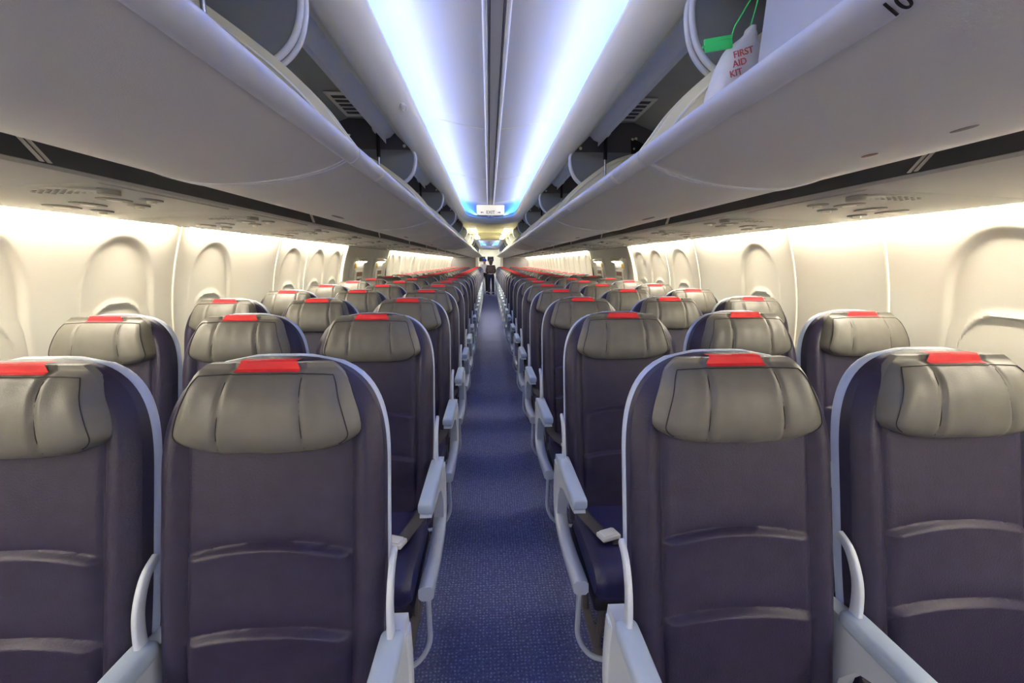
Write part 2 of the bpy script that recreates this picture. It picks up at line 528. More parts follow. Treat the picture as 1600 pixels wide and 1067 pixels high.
# low flat ceiling between the coves, and a front lip for the aft cove
mb = MB()
for a, b in ((6.3, 13.1),):
    pts = [(-.47, 2.045), (-.40, 2.040), (0, 2.048), (.40, 2.040), (.47, 2.045)]
    if a < 7:
        # leave the rounded cove end free: start the flat panel behind the bullnose curve
        rows = []
        N = 16
        for i in range(2 * N + 1):
            t = (i - N) / N
            x = .47 * t
            cc = abs(t); s_ = (1 - cc ** (1 / .62 * 1.0)) if cc < 1 else 0
            s_ = max(0.0, 1 - cc ** (1 / .31)) ** (.31)
            yy = 6.35 + (0.85 + .05) * s_
            z = 2.040
            rows.append([(x, yy, z), (x, 8.0, z), (x, b, z)])
        mb.grid(rows)
        mb.grid([[(p[0], p[1], 2.058) for p in r] for r in rows])
o = mb.build('trim_%d' % (trim_n + 1), M['yellow']); trim_n += 1
struct(o, 'cream low ceiling panel over the exit rows', 'trim')
o = MB().box(-.47, .47, 13.06, 13.12, 2.03, 2.20, .008).build('trim_%d' % (trim_n + 1), M['white']); trim_n += 1
struct(o, 'white front lip of the aft ceiling cove', 'trim')
o = MB().box(-.47, .47, 19.75, 20.1, 1.985, 2.06, .02).build('trim_%d' % (trim_n + 1), M['white']); trim_n += 1
struct(o, 'white header over the aft galley opening', 'trim')
for yy in (9.55, 10.6):
    o = MB().box(-.46, .46, yy - .01, yy + .01, 2.030, 2.042, .004).build('trim_%d' % (trim_n + 1), M['yellow']); trim_n += 1
    struct(o, 'shallow rib across the cream low ceiling', 'trim')
# centre rails
for x0, x1, m, z0, z1, nm in ((-.047, -.026, 'rail', 2.172, 2.19, 'left rail of the ceiling channel'), (.026, .047, 'rail', 2.172, 2.19, 'right rail of the ceiling channel'),
                              (-.026, .026, 'slot', 2.181, 2.19, 'grey slot along the middle of the ceiling')):
    trim_n += 1
    mb = MB()
    for a, b in ((Y0, 6.6), (13.15, 19.3)):
        if m == 'rail':
            xm, hw = (x0 + x1) / 2, (x1 - x0) / 2
            mb.prism([(xm - hw, 2.192), (xm - hw, 2.186), (xm - hw * .5, 2.178), (xm, 2.176), (xm + hw * .5, 2.178), (xm + hw, 2.186), (xm + hw, 2.192)], 'y', a, b)
        else: mb.box(x0, x1, a, b, z0, z1, .003, 1)
    struct(mb.build('trim_%d' % trim_n, M[m]), nm, 'trim')
trim_n += 1
mb = MB()
for s_ in (-1, 1): mb.box(s_ * .0215 - .0015, s_ * .0215 + .0015, Y0, 6.6, 2.179, 2.184)
struct(mb.build('trim_%d' % trim_n, M['dark'], smooth=0), 'dark groove lines beside the ceiling slot', 'trim')
for yy in (1.22, 2.77, 4.40, 5.98):
    for sgn in (-1, 1):
        trim_n += 1
        row = []
        for k in range(15):
            x = sgn * (.05 + .42 * k / 14)
            z = ceil_z(x) - .001
            row.append((x, z))
        mb = MB().grid([[(x, yy - .004, z) for x, z in row], [(x, yy, z - .003) for x, z in row], [(x, yy + .004, z) for x, z in row]])
        struct(mk('trim_%d' % trim_n, mb.v, mb.f, M['white'], None, 40), 'thin white joint across the ceiling', 'trim')

# aft bulkheads, galley and front bulkhead
for sx in (-1, 1):
    side = 'left' if sx < 0 else 'right'
    pts = [(.60, 0.0), (1.5, 0.0)] + [(wall_x(z) + .02, z) for z in (.3, .6, .9, 1.2, 1.5, 1.7)] + [(1.5, 2.1), (.60, 2.2)]
    o = MB().prism([(sx * a, b) for a, b in pts], 'y', Y1, Y1 + .06).build('wall_aft_%s' % side, M['grey_bulk'], smooth=0)
    struct(o, 'grey aft bulkhead on the %s of the galley opening' % side, 'wall')
    o = MB().box(min(sx * .50, sx * .62), max(sx * .50, sx * .62), Y1 - .05, Y1 + .1, 0, 2.0, .012).build('trim_%d' % (trim_n + 1), M['white']); trim_n += 1
    struct(o, 'white post at the %s of the galley opening' % side, 'trim')
    o = MB().box(sx * .62 - .02, sx * .62 + .02, Y1 + .06, Y1 + 2.1, 0, 2.2).build('wall_galley_%s' % side, M['galley'], smooth=0)
    struct(o, 'white galley side wall on the %s' % side, 'wall')
o = MB().box(-.7, .7, Y1 + 2.1, Y1 + 2.16, 0, 2.2).build('wall_back', M['galley'], smooth=0)
struct(o, 'white rear wall behind the aft galley', 'wall')
o = MB().box(-.7, .7, Y1 + .1, Y1 + 2.16, 2.08, 2.14).build('ceiling_galley', M['galley'], smooth=0)
struct(o, 'white ceiling of the aft galley', 'ceiling')
o = MB().box(-1.8, 1.8, Y0 - .06, Y0, 0, 2.3).build('wall_front', M['wall'], smooth=0)
struct(o, 'cream bulkhead behind the camera', 'wall')

g = empty('galley_unit', (0, Y1 + 1.55, 0), 'white aft galley unit with two dark oven windows behind the crew', 'galley')
MB().box(-.58, .58, 0, .5, 0, 2.0, .015).build('cabinet', M['galley'], g)
for x in (-.34, .06):
    ov = MB().box(x - .15, x + .15, -.02, 0.0, 1.44, 1.66, .01).build('oven', M['oven'], g)
    MB().box(x - .13, x + .13, -.045, -.02, 1.405, 1.43, .006).build('oven_handle', M['steel'], ov)
MB().box(-.55, .55, -.10, 0.02, 0.94, 0.98, .01).build('counter', M['steel'], g)
for x in (-.30, .02, .34):
    cd = MB().box(x - .15, x + .15, -.02, 0, .06, .92, .01).build('cart_door', M['galley'], g)
    MB().box(x - .06, x + .06, -.04, -.02, .82, .85, .005).build('latch', M['steel'], cd)
gl = empty('galley_light', (0, Y1 + .7, 2.08), 'bright ceiling lamp inside the aft galley', 'light')
MB().box(-.3, .3, -.2, .2, -.02, 0, .004).build('diffuser', M['glow'], gl)
MB().box(-.33, .33, -.23, .23, -.012, 0.0, .004).build('frame', M['white'], gl)

# ------------------------------------------------------------------ sidewall wash lights
runs = {-1: [(Y0 + .1, .60), (.68, 2.38), (2.52, 3.50), (3.62, 5.08)], 1: [(Y0 + .1, .50), (.58, 2.42), (2.50, 3.52), (3.64, 5.12)]}
for sx in (-1, 1):
    side = 'left' if sx < 0 else 'right'
    rr = runs[sx] + [(AFT0 + .06 + 2.5 * k, AFT0 + 2.5 * k + 2.46) for k in range(5)]
    for i, (a, b) in enumerate(rr):
        b = min(b, Y1 - .05)
        if a < -1: nm = 'hidden run beside the camera'
        lab = 'long warm white light strip washing the %s sidewall, %s run from the camera' % (side, ORD[i])
        t = empty('sidewall_light', (sx * 1.632, a, 1.592), lab, 'light', 'sidewall wash lights')
        MB().prism([(sx * -.006, 0.0), (sx * .020, -.004), (sx * .020, .004), (sx * -.006, .008)], 'y', 0, b - a).build('lens', M['wash'], t, 0)
        MB().prism([(sx * -.010, 0.0), (sx * -.006, -.003), (sx * -.006, .012), (sx * -.010, .014)], 'y', 0, b - a).build('rail', M['white'], t, 0)

for i, (yy, x) in enumerate([(yy, x) for yy in (8.6, 10.8) for x in (-.33, .33)]):
    t = empty('ceiling_light', (x, yy, 2.040), 'bright rectangular lamp in the cream low ceiling, %s pair, %s side' % ('nearer' if yy < 10 else 'farther', 'left' if x < 0 else 'right'), 'light', 'low ceiling lamps')
    MB().box(-.055, .055, 0, 1.5, -.012, -.002, .004).build('diffuser', M['lamp'], t)
    MB().box(-.07, .07, -.02, 1.52, -.006, 0.0, .003).build('frame', M['white'], t)

# ------------------------------------------------------------------ seats
def back_hw(z):
    if z < .95: return .229 - .010 * ss(.75, .42, z)
    t = min(1.0, (z - .95) / .257)
    return max(.002, .229 * (1 - t ** 3.0) ** (1 / 3.0))

def back_y(z):
    return .052 - .205 * (1.2 - z)

def crease(z, x, zc):
    zz = zc - .020 * (x / .155) ** 2
    d = zz - z            # below the crease = positive
    w = ss(.172, .140, abs(x))
    if d >= 0: return -.014 * w * math.exp(-d / .070) * ss(0, .007, d)
    return .006 * w * math.exp(d / .018)

def backrest_front(u, z):
    hw = back_hw(z); x = u * hw
    y = back_y(z)
    au = abs(u)
    edge = (.229 - .0) * (1 - au)
    # rounded side edge
    d = hw - abs(x)
    y += .030 * (1 - min(1, d / .035)) ** 2
    # top edge rounding
    dt = 1.207 - z
    y += .026 * (1 - min(1, dt / .03)) ** 2
    # bolsters and seams
    y += -.010 * ss(.165, .195, abs(x)) * ss(1.16, 1.0, z)
    y += .0075 * math.exp(-((abs(x) - .166) / .006) ** 2) * ss(1.08, 1.02, z)
    y += crease(z, x, .840) + crease(z, x, .675)
    y -= .010 * math.exp(-(x / .14) ** 2) * math.exp(-((z - .62) / .2) ** 2)
    return Vector((x, y, z))

def m_backrest():
    zs = []
    z = .40
    while z < 1.207:
        zs.append(z)
        st = .014
        for c_ in (.840, .675):
            if -.010 < c_ - z < .050: st = .0028
            elif -.03 < c_ - z < .07: st = .006
        if z > 1.08: st = .011
        if z > 1.17: st = .006
        z += st
    zs.append(1.2065)
    us = sorted(set([round(-1 + 2 * i / 44, 4) for i in range(45)] + [s_ * q for s_ in (-1, 1) for q in (.71, .725, .74, .98, .99)]))
    P = [[backrest_front(u, z) for u in us] for z in zs]
    mb = MB().grid(P)
    # side and back
    n = len(us)
    loop = [P[j][0] for j in range(len(zs))] + P[-1][1:-1] + [P[j][-1] for j in reversed(range(len(zs)))]
    r1 = [Vector((p.x, back_y(p.z) + .052, p.z)) for p in loop]
    mb.grid([loop, r1])
    return mb

def m_shell():
    loop = []
    zs = [.42 + .8 * i / 60 for i in range(61)]
    def hw2(z): 
        return back_hw(min(z - .001, 1.2069)) + .003
    zs = [z for z in zs if z < 1.2075] + [1.2078]
    L = [(-hw2(z), z) for z in zs]; R = [(hw2(z), z) for z in reversed(zs)]
    pl = L + R
    def ring(s_, dy):
        return [Vector((x * s_, back_y(z) + dy, z if z < 1.0 else 1.0 + (z - 1.0) * (1 - (1 - s_) * .5))) for x, z in pl]
    rows = [ring(.985, .052), ring(1.0, .055), ring(1.0, .072), ring(.97, .082)]
    mb = MB().grid(rows)
    b0 = len(mb.v)
    n = len(pl); h = len(zs)
    last = rows[-1]
    mb.grid([[last[i] for i in range(h)], [last[n - 1 - i] for i in range(h)]])
    return mb

def head_hw(z):
    # wide near the foot, narrowing upwards
    zb, zt = 1.034, 1.203
    base = .191 + (.156 - .191) * ss(1.05, 1.20, z)
    tb = max(0, (1.078 - z) / (1.078 - zb)); base *= (1 - min(1, tb) ** 2.6 * .32)
    tt = max(0, (z - 1.155) / (zt - 1.155)); base *= (1 - min(1, tt) ** 2.4 * .20)
    return base

def head_front(u, v):
    zb, zt = 1.034, 1.203
    z = zb + (zt - zb) * v
    hw = head_hw(z); x = u * hw
    au = abs(u)
    bulge = (1 - au ** 3.4) * (1 - abs(2 * v - .86) ** 2.6 if v < .93 else 1 - abs(2 * v - .86) ** 2.6)
    bulge = max(0.0, bulge)
    y = back_y(z) - .004 - .058 * bulge ** .55 * (.86 + .14 * (1 - v)) + .004
    # slight forward wings
    y -= .010 * ss(.62, .86, au) * (1 - ss(.90, 1.0, au)) * math.sin(math.pi * min(1, v * 1.1))
    # stitched channels
    g_ = .0065 * math.exp(-((abs(x) - (.072 + .012 * (1 - v))) / .0045) ** 2) * ss(.0, .1, v)
    pil = .004 * math.exp(-((abs(x) - (.072 + .012 * (1 - v)) + .012) / .010) ** 2)
    y += g_ - pil * .4
    # soft wrinkles
    y += .0022 * noise.noise(Vector((x * 26, z * 9, 1.3)))
    return Vector((x, y, z))

HU = sorted(set([round(-1 + 2 * i / 60, 4) for i in range(61)]))
HV = [0, .01, .03, .06, .1, .15, .2, .26, .32, .4, .48, .56, .64, .72, .8, .86, .9, .93, .96, .98, .99, 1.0]
def m_head():
    P = [[head_front(u, v) for u in HU] for v in HV]
    mb = MB().grid(P)
    h = len(HV)
    loop = [P[j][0] for j in range(h)] + P[-1][1:-1] + [P[j][-1] for j in reversed(range(h))] + P[0][1:-1][::-1]
    r = [Vector((p.x * .97, back_y(p.z) + .022, 1.1 + (p.z - 1.1) * .99)) for p in loop]
    mb.grid([loop, r], close_u=True)
    b = len(mb.v)
    return mb

def m_tab():
    rows = []
    for v in (.915, .93, .945, .96, .975, .99, 1.0):
        row = []
        for i in range(17):
            u = -.46 + .92 * i / 16
            p = head_front(u, v)
            row.append(p + Vector((0, -.0030, .0018 * ss(.9, 1, v))))
        rows.append(row)
    rows.append([Vector((p.x, back_y(1.2) + .0, 1.2085)) for p in rows[-1]])
    rows.append([Vector((p.x, back_y(1.2) + .022, 1.2075)) for p in rows[-2]])
    return MB().grid(rows)

def m_piping():
    pts = []
    for v in [i / 40 for i in range(3, 36)]: pts.append(head_front(-.90, v) + Vector((0, -.0016, 0)))
    for i in range(1, 30):
        u = -.90 + 1.8 * i / 30
        pts.append(head_front(u, .875 + .022 * (1 - (u / .9) ** 4)) + Vector((0, -.0012, 0)))
    for v in [i / 40 for i in range(35, 2, -1)]: pts.append(head_front(.90, v) + Vector((0, -.0016, 0)))
    mb = MB().tube(pts, .0011, 5)
    for s_ in (-1, 1):
        q = []
        for v in [i / 20 for i in range(1, 18)]:
            z = 1.034 + .169 * v
            u = s_ * (.072 + .012 * (1 - v)) / head_hw(z)
            q.append(head_front(u, v) + Vector((0, -.0006, 0)))
        mb.tube(q, .0009, 5)
    return mb

def m_cushion():
    n = 22
    rows = []
    # side profile of the cushion (y,z): from the rear top, over the front roll, to the underside
    prof = catmull([(-.08, .462), (-.16, .452), (-.28, .452), (-.38, .458), (-.435, .450), (-.468, .425), (-.474, .39), (-.462, .35), (-.43, .33), (-.25, .33), (-.08, .33)], 5)
    for p in prof:
        row = []
        for i in range(n + 1):
            u = -1 + 2 * i / n
            hw = .205
            x = hw * u
            e = (1 - min(1, (hw - abs(x)) / .03)) ** 2
            cz = .395
            row.append(Vector((x, p.x + .012 * e * (1 if p.x < -.4 else 0), p.y + (cz - p.y) * .35 * e - .004 * math.exp(-((abs(x) - .15) / .007) ** 2) * (1 if p.y > .4 else 0))))
        rows.append(row)
    mb = MB().grid(rows)
    for k in (0, -1):
        loop = [r[k] for r in rows]
        b = len(mb.v); mb.v += [tuple(q) for q in loop]; mb.f.append(tuple(range(b, b + len(loop))))
    return mb

def m_strap(ax):
    """lap belt: from the aisle-side hinge across the cushion to the buckle, and the tongue side to the other hip; ax=+1 hinge side at +x"""
    path = [(.200, -.08, .50), (.196, -.13, .476), (.175, -.20, .466), (.155, -.26, .465), (.140, -.31, .466)]
    path2 = [(-.203, -.10, .49), (-.15, -.22, .466), (-.05, -.30, .464), (.05, -.325, .465), (.12, -.325, .466)]
    mb = MB()
    for P in (path, path2):
        C = catmull([(ax * x, y, z) for x, y, z in P], 4)
        rows = []
        for i, p in enumerate(C):
            t = (C[min(i + 1, len(C) - 1)] - C[max(i - 1, 0)]).normalized()
            sd = t.cross(Vector((0, 0, 1))).normalized() * .023
            rows.append([p - sd, p + sd, p + sd - Vector((0, 0, .004)), p - sd - Vector((0, 0, .004))])
        mb.grid(rows, close_u=True)
    return mb

def m_buckle(ax):
    mb = MB()
    b = MB().box(-.036, .036, -.024, .024, 0, .016, .005)
    c2 = MB().box(-.028, .026, -.019, .019, .015, .022, .004)
    b.add(c2.v, c2.f)
    a = ax * -.35
    ca, sa = math.cos(a), math.sin(a)
    mb.add([(x * ca - y * sa + ax * .130, x * sa + y * ca - .318, z + .470) for x, y, z in b.v], b.f)
    return mb

def sweep_yz(path, xc, wx, th):
    """rectangular bar with soft corners swept along a path in the (y,z) plane"""
    C = catmull([(p[0], p[1], 0) for p in path], 5)
    ths = th if isinstance(th, list) else None
    rows = []
    for i, p in enumerate(C):
        t = (C[min(i + 1, len(C) - 1)] - C[max(i - 1, 0)]).normalized()
        n_ = Vector((-t.y, t.x, 0))
        f = i / (len(C) - 1)
        h = (ths[0] + (ths[1] - ths[0]) * f if ths else th) / 2
        w = wx / 2; c_ = min(h, w) * .4
        sec = [(-w + c_, -h), (w - c_, -h), (w, -h + c_), (w, h - c_), (w - c_, h), (-w + c_, h), (-w, h - c_), (-w, -h + c_)]
        rows.append([Vector((xc + a, p.x + n_.x * b, p.y + n_.y * b)) for a, b in sec])
    mb = MB().grid(rows, close_u=True)
    n = len(rows)
    mb.f.append(tuple(range(8))[::-1]); mb.f.append(tuple((n - 1) * 8 + k for k in range(8)))
    return mb

def m_armbody(xc):
    poly = [(.020, .625), (-.03, .632), (-.36, .620), (-.378, .612), (-.382, .604), (-.34, .594), (-.17, .572), (-.105, .545), (-.070, .49), (-.055, .40), (.025, .40), (.034, .56)]
    mb = MB()
    b = MB().prism(poly, 'x', xc - .019, xc + .019)
    return mb.add(b.v, b.f)

def m_pad(xc):
    rows = []
    ys = [-.388, -.386, -.380, -.36, -.2, -.08, -.058, -.050, -.048]
    sc = [.55, .8, .95, 1, 1, 1, .96, .8, .5]
    for yv, s_ in zip(ys, sc):
        zc = .632 + .004 * ((yv + .05) / -.34); w = .0245 * (.6 + .4 * s_); h = .020 * s_
        sec = []
        for k in range(16):
            a = 2 * math.pi * k / 16
            cx_, sz_ = math.cos(a), math.sin(a)
            sec.append(Vector((xc + w * math.copysign(abs(cx_) ** .45, cx_), yv, zc + h * math.copysign(abs(sz_) ** .6, sz_))))
        rows.append(sec)
    mb = MB().grid(rows, close_u=True)
    mb.f.append(tuple(range(16))[::-1]); mb.f.append(tuple((len(rows) - 1) * 16 + k for k in range(16)))
    return mb

def m_bracket(xc):
    return sweep_yz([(.005, .800), (-.030, .778), (-.058, .725), (-.066, .66), (-.060, .60)], xc, .012, [.018, .030])

def m_endframe(xc):
    return sweep_yz([(.000, .60), (.012, .50), (.004, .415), (-.045, .362), (-.13, .345), (-.26, .350), (-.345, .362), (-.435, .372)], xc, .048, [.050, .046])

def m_bar_inner():
    return MB().tube([(-.238, -.438, .094), (-.1, -.438, .094), (.1, -.438, .094), (.238, -.438, .094)], .0085, 8)

def m_bar(ax):
    p = catmull([(ax * .252, -.425, .352), (ax * .254, -.430, .27), (ax * .252, -.432, .19), (ax * .220, -.434, .128), (ax * .17, -.436, .100), (ax * .08, -.438, .094), (ax * -.10, -.438, .094), (ax * -.238, -.438, .094)], 6)
    return MB().tube(p, .0085, 8)

def m_leg(x):
    mb = MB()
    mb.tube([(x, -.38, .31), (x, -.30, .02), (x, -.30, 0.0)], .014, 8)
    mb.tube([(x, -.03, .31), (x, -.12, .02), (x, -.12, 0.0)], .014, 8)
    mb.box(x - .016, x + .016, -.34, -.06, 0, .016, .003)
    return mb

META = {}
for k, f in (('backrest', m_backrest), ('back_shell', m_shell), ('headrest', m_head), ('red_tab', m_tab), ('piping', m_piping), ('seat_cushion', m_cushion)):
    META[k] = f()

def seat_proto(kind, sx):
    """kind aisle / inner; sx +1 = right block (aisle on its -x side)"""
    ax = -sx
    t = empty('airline_seat', (0, 0, 0))
    META['backrest'].build('backrest', M['leather'], t, 60)
    META['back_shell'].build('back_shell', M['shell'], t, 50)
    h = META['headrest'].build('headrest', M['head'], t, 70)
    META['red_tab'].build('red_tab', M['red'], h, 60)['label'] = 'red fabric tab'
    META['piping'].build('piping', M['thread'], h, 80)
    META['seat_cushion'].build('seat_cushion', M['leather_seat'], t, 60)
    st = m_strap(ax).build('seat_belt', M['strap'], t, 40)
    m_buckle(ax).build('buckle', M['buckle'], st, 40)
    MB().box(-.20, .20, -.43, -.02, .275, .332, .01).build('seat_pan', M['dark'], t)
    xa = ax * .247
    a = m_armbody(xa).build('armrest', M['arm'], t, 30)
    m_pad(xa).build('arm_pad', M['pad'], a, 60)
    m_bracket(xa).build('hinge_arm', M['arm'], a, 50)
    if kind == 'aisle':
        m_endframe(xa).build('end_frame', M['arm'], t, 50)
    (m_bar(ax) if kind == 'aisle' else m_bar_inner()).build('luggage_bar', M['arm'], t, 60)
    for x in (-.15, .15):
        m_leg(x).build('leg', M['darkpanel'], t, 40)
    return t

protos = {}
for sx in (-1, 1):
    side = 'left' if sx < 0 else 'right'
    for ri, yy in enumerate(ROWS):
        for ci, pos in enumerate(('aisle', 'middle', 'window')):
            kind = 'aisle' if ci == 0 else 'inner'
            loc = (sx * XS[sx][ci], yy, 0)
            lab = 'navy leather %s seat with grey headrest, %s row from the camera, %s of the aisle' % (pos, ORD[ri], side)
            key = (kind, sx)
            if key not in protos:
                p = seat_proto(kind, sx); protos[key] = p
                p.location = loc; tag(p, lab, 'seat', 'cabin seats')
            else:
                dup(protos[key], loc, lab)

# ------------------------------------------------------------------ overhead bins
LEN = 1.52
BY = [-0.388 + LEN * k for k in range(14)]
BY = [b for b in BY if b + .4 < Y1]
UNDER = [(.376, 1.652), (.405, 1.638), (.436, 1.627), (.508, 1.6095), (.588, 1.5985), (.652, 1.5945), (.724, 1.596), (.80, 1.612), (.87, 1.645), (.94, 1.700), (.985, 1.765), (.998, 1.84)]
UN = [Vector((p.x, p.y)) for p in catmull([(a, b, 0) for a, b in UNDER], 4)]
LIP = [(.377, 1.657), (.375, 1.649), (.366, 1.646), (.354, 1.652), (.345, 1.662), (.342, 1.673), (.346, 1.683), (.355, 1.688), (.366, 1.684), (.388, 1.668)]
ARC = [(.342, 1.668), (.354, 1.690), (.378, 1.722), (.405, 1.760), (.440, 1.800), (.490, 1.847), (.545, 1.890), (.600, 1.930), (.655, 1.967), (.71, 1.993), (.78, 2.015), (.86, 2.025), (.93, 2.0), (.985, 1.93), (.998, 1.84)]
AR = [Vector((p.x, p.y)) for p in catmull([(a, b, 0) for a, b in ARC], 3)]

def bin_proto(sx, L):
    t = empty('overhead_bin', (0, 0, 0))
    def P(poly): return [(sx * a, b) for a, b in poly]
    # fixed housing: inner strip, roof and back (a thick shell)
    h = MB()
    line = [(.61, 2.190), (.80, 2.195), (1.10, 2.08), (1.30, 1.90), (1.34, 1.70)]
    off = [(.605, 2.215), (.81, 2.218), (1.12, 2.10), (1.325, 1.91), (1.365, 1.70)]
    h.prism(P(line + off[::-1]), 'y', .003, L - .003)
    ho = h.build('housing', M['housing'], t, 30)
    fr = MB().prism(P([(.470, 2.037), (.613, 2.188), (.605, 2.215), (.590, 2.20), (.474, 2.070)]), 'y', .003, L - .003).build('upper_strip', M['strip'], ho, 30)
    # end panel beyond the bucket: charcoal above, grey quarter below
    dark = [(.470, 2.040), (.61, 2.188), (.80, 2.192), (1.10, 2.078), (1.28, 1.90), (1.30, 2.03)]
    dk = MB().prism(P([(.464, 2.030), (.618, 2.184), (.80, 2.192), (1.10, 2.078), (1.13, 2.030)]), 'y', L - .030, L - .004).build('end_panel', M['darkpanel'], t, 30)
    edge = [(.462, 2.034), (.446, 2.005), (.447, 1.960), (.462, 1.910), (.492, 1.872), (.54, 1.842), (.60, 1.820), (.70, 1.80)]
    eg = [Vector((p.x, p.y)) for p in catmull([(a, b, 0) for a, b in edge], 5)]
    low = MB().prism(P([(p.x, p.y) for p in eg] + [(1.0, 1.80), (1.20, 1.95), (1.13, 2.034)]), 'y', L - .028, L - .004).build('side_panel', M['greypanel'], t, 30)
    ed = MB()
    for oy in (L - .030, L - .003):
        ed.tube([(sx * (p.x - .002), oy, p.y) for p in eg], .0075, 8)
    ed.build('edge_trim', M['lip'], low, 60)
    bl = MB()
    for a, b in ((.80, 2.10), (.82, 2.105), (.81, 2.05), (.805, 2.01), (.50, 2.05)):
        q = []
        for r_, dy in ((.009, 0), (.009, -.004), (.004, -.008)):
            q.append([Vector((sx * (a + r_ * math.cos(k * math.pi / 4)), L - .030 + dy, b + r_ * math.sin(k * math.pi / 4))) for k in range(8)])
        b0 = len(bl.v); bl.grid(q, close_u=True); bl.f.append(tuple(b0 + 16 + k for k in range(8)))
    bl.build('rivets', M['white'], dk, 40)
    br = MB().prism(P([(.815, 2.10), (.92, 2.05), (.99, 1.99), (.80, 1.985), (.79, 2.10)]), 'y', L - .036, L - .030).build('bracket', M['black'], dk, 30)
    # gas strut
    sxx = sx * .637
    st = MB().tube([(sxx, L - .055, 2.135), (sx * .640, L - .052, 1.985)], .010, 10).build('strut', M['black'], t, 60)
    MB().tube([(sx * .640, L - .052, 1.985), (sx * .646, L - .045, 1.86)], .006, 8).build('strut_rod', M['steel'], st, 60)
    dsc = []
    for k in range(25):
        a = math.radians(-60 + 300 * k / 24)
        dsc.append((sxx + .034 * math.cos(a), 2.140 + .034 * math.sin(a)))
    dsc += [(sxx + .010, 2.108), (sxx + .012, 2.128), (sxx - .0, 2.133), (sxx - .012, 2.128), (sxx - .010, 2.112)][::-1][:0]
    a0 = dsc[-1]; a1 = dsc[0]
    dsc = dsc + [(sxx - .004, 2.128), (sxx + .004, 2.128)]
    MB().prism(dsc, 'y', L - .048, L - .030).build('strut_mount', M['white'], st, 30)
    return t

# the bucket that hangs open
def bucket(sx, L, t, latches=True):
    def P(poly): return [(sx * a, b) for a, b in poly]
    inner = offset_poly(UN, .016)
    b = MB().prism(P([(p.x, p.y) for p in UN] + [(p.x, p.y) for p in reversed(inner)]), 'y', .012, L - .012)
    bk = b.build('bucket', M['binshell'], t, 30)
    lipp = [Vector((p.x, p.y)) for p in catmull([(a, b_, 0) for a, b_ in LIP], 4)]
    MB().prism(P([(p.x, p.y) for p in lipp]), 'y', .004, L - .004).build('lip', M['lip'], bk, 50)
    for k, (y0, y1) in enumerate(((.012, .024), (L - .047, L - .035))):
        pl = [(p.x, p.y + .001) for p in UN] + [(p.x, p.y) for p in reversed(AR)]
        MB().prism(P(pl), 'y', y0, y1).build('end_wall', M['cream'], bk, 30)
    for y0, y1 in ((.004, .032), (L - .012, L - .004)):
        MB().prism(P([(p.x, p.y - .003) for p in UN] + [(p.x, p.y + .010) for p in reversed(UN)]), 'y', y0, y1).build('edge_strip', M['lip'], bk, 30)
    # raised inner border on the far wall
    pts = [(sx * (p.x + .018), L - .048, p.y - .012) for p in AR[3:34]]
    MB().tube(pts, .004, 6).build('rim', M['white'], bk, 60)
    for yy in ((.23, 1.0) if latches else ()):
        lt = MB().prism(P([(.3755, 1.648), (.366, 1.6445), (.353, 1.6505), (.3435, 1.661), (.341, 1.672), (.3455, 1.6655), (.356, 1.655), (.367, 1.650)]), 'y', yy, yy + .018).build('latch', M['white'], bk, 30)
        MB().prism(P([(.372, 1.646), (.358, 1.649), (.358, 1.652), (.372, 1.650)]), 'y', yy + .03, yy + .085).build('latch_plate', M['slot'], bk, 30)
    # underside height, used to seat the painted reflection plates
    def under_z(x):
        for i in range(len(UN) - 1):
            if UN[i].x <= x <= UN[i + 1].x:
                f = (x - UN[i].x) / (UN[i + 1].x - UN[i].x); return UN[i].y + f * (UN[i + 1].y - UN[i].y)
        return 1.6
    return bk, under_z

def ellipse_plate(name, m, parent, cx, cy, cz, rx, ry, th, slope=0.0):
    rows = []
    for s_, dz in ((1, 0), (.95, -th), (.6, -th * 1.1), (.02, -th * 1.1)):
        rows.append([(cx + rx * s_ * math.cos(k * math.pi / 8), cy + ry * s_ * math.sin(k * math.pi / 8), cz + dz + slope * rx * s_ * math.cos(k * math.pi / 8)) for k in range(16)])
    b = MB().grid(rows, close_u=True)
    return b.build(name, m, parent, 40)

def vent_plate(sx, t, y0):
    # pale slotted plate fixed to the bin roof
    zf = lambda x: 2.195 - (x - .80) / .30 * .115 if x > .8 else 2.1905
    x0, x1 = .67, .795
    o = MB()
    fr = MB()
    def slab(xa, xb, ya, yb, d0, d1):
        v = [(sx * x, yy, zf(x) - d) for d in (d0, d1) for x, yy in ((xa, ya), (xb, ya), (xb, yb), (xa, yb))]
        return v, [(0, 1, 2, 3), (4, 5, 6, 7), (0, 1, 5, 4), (1, 2, 6, 5), (2, 3, 7, 6), (3, 0, 4, 7)]
    o.add(*slab(x0, x1, y0, y0 + .34, .001, .006))
    vp = o.build('air_vent', M['white'], t, 30)
    for k in range(5):
        ya = y0 + .035 + k * .056
        b = MB().add(*slab(x0 + .025, x1 - .022, ya, ya + .036, .005, .0068))
        b.build('slot', M['gap'], vp, 0)

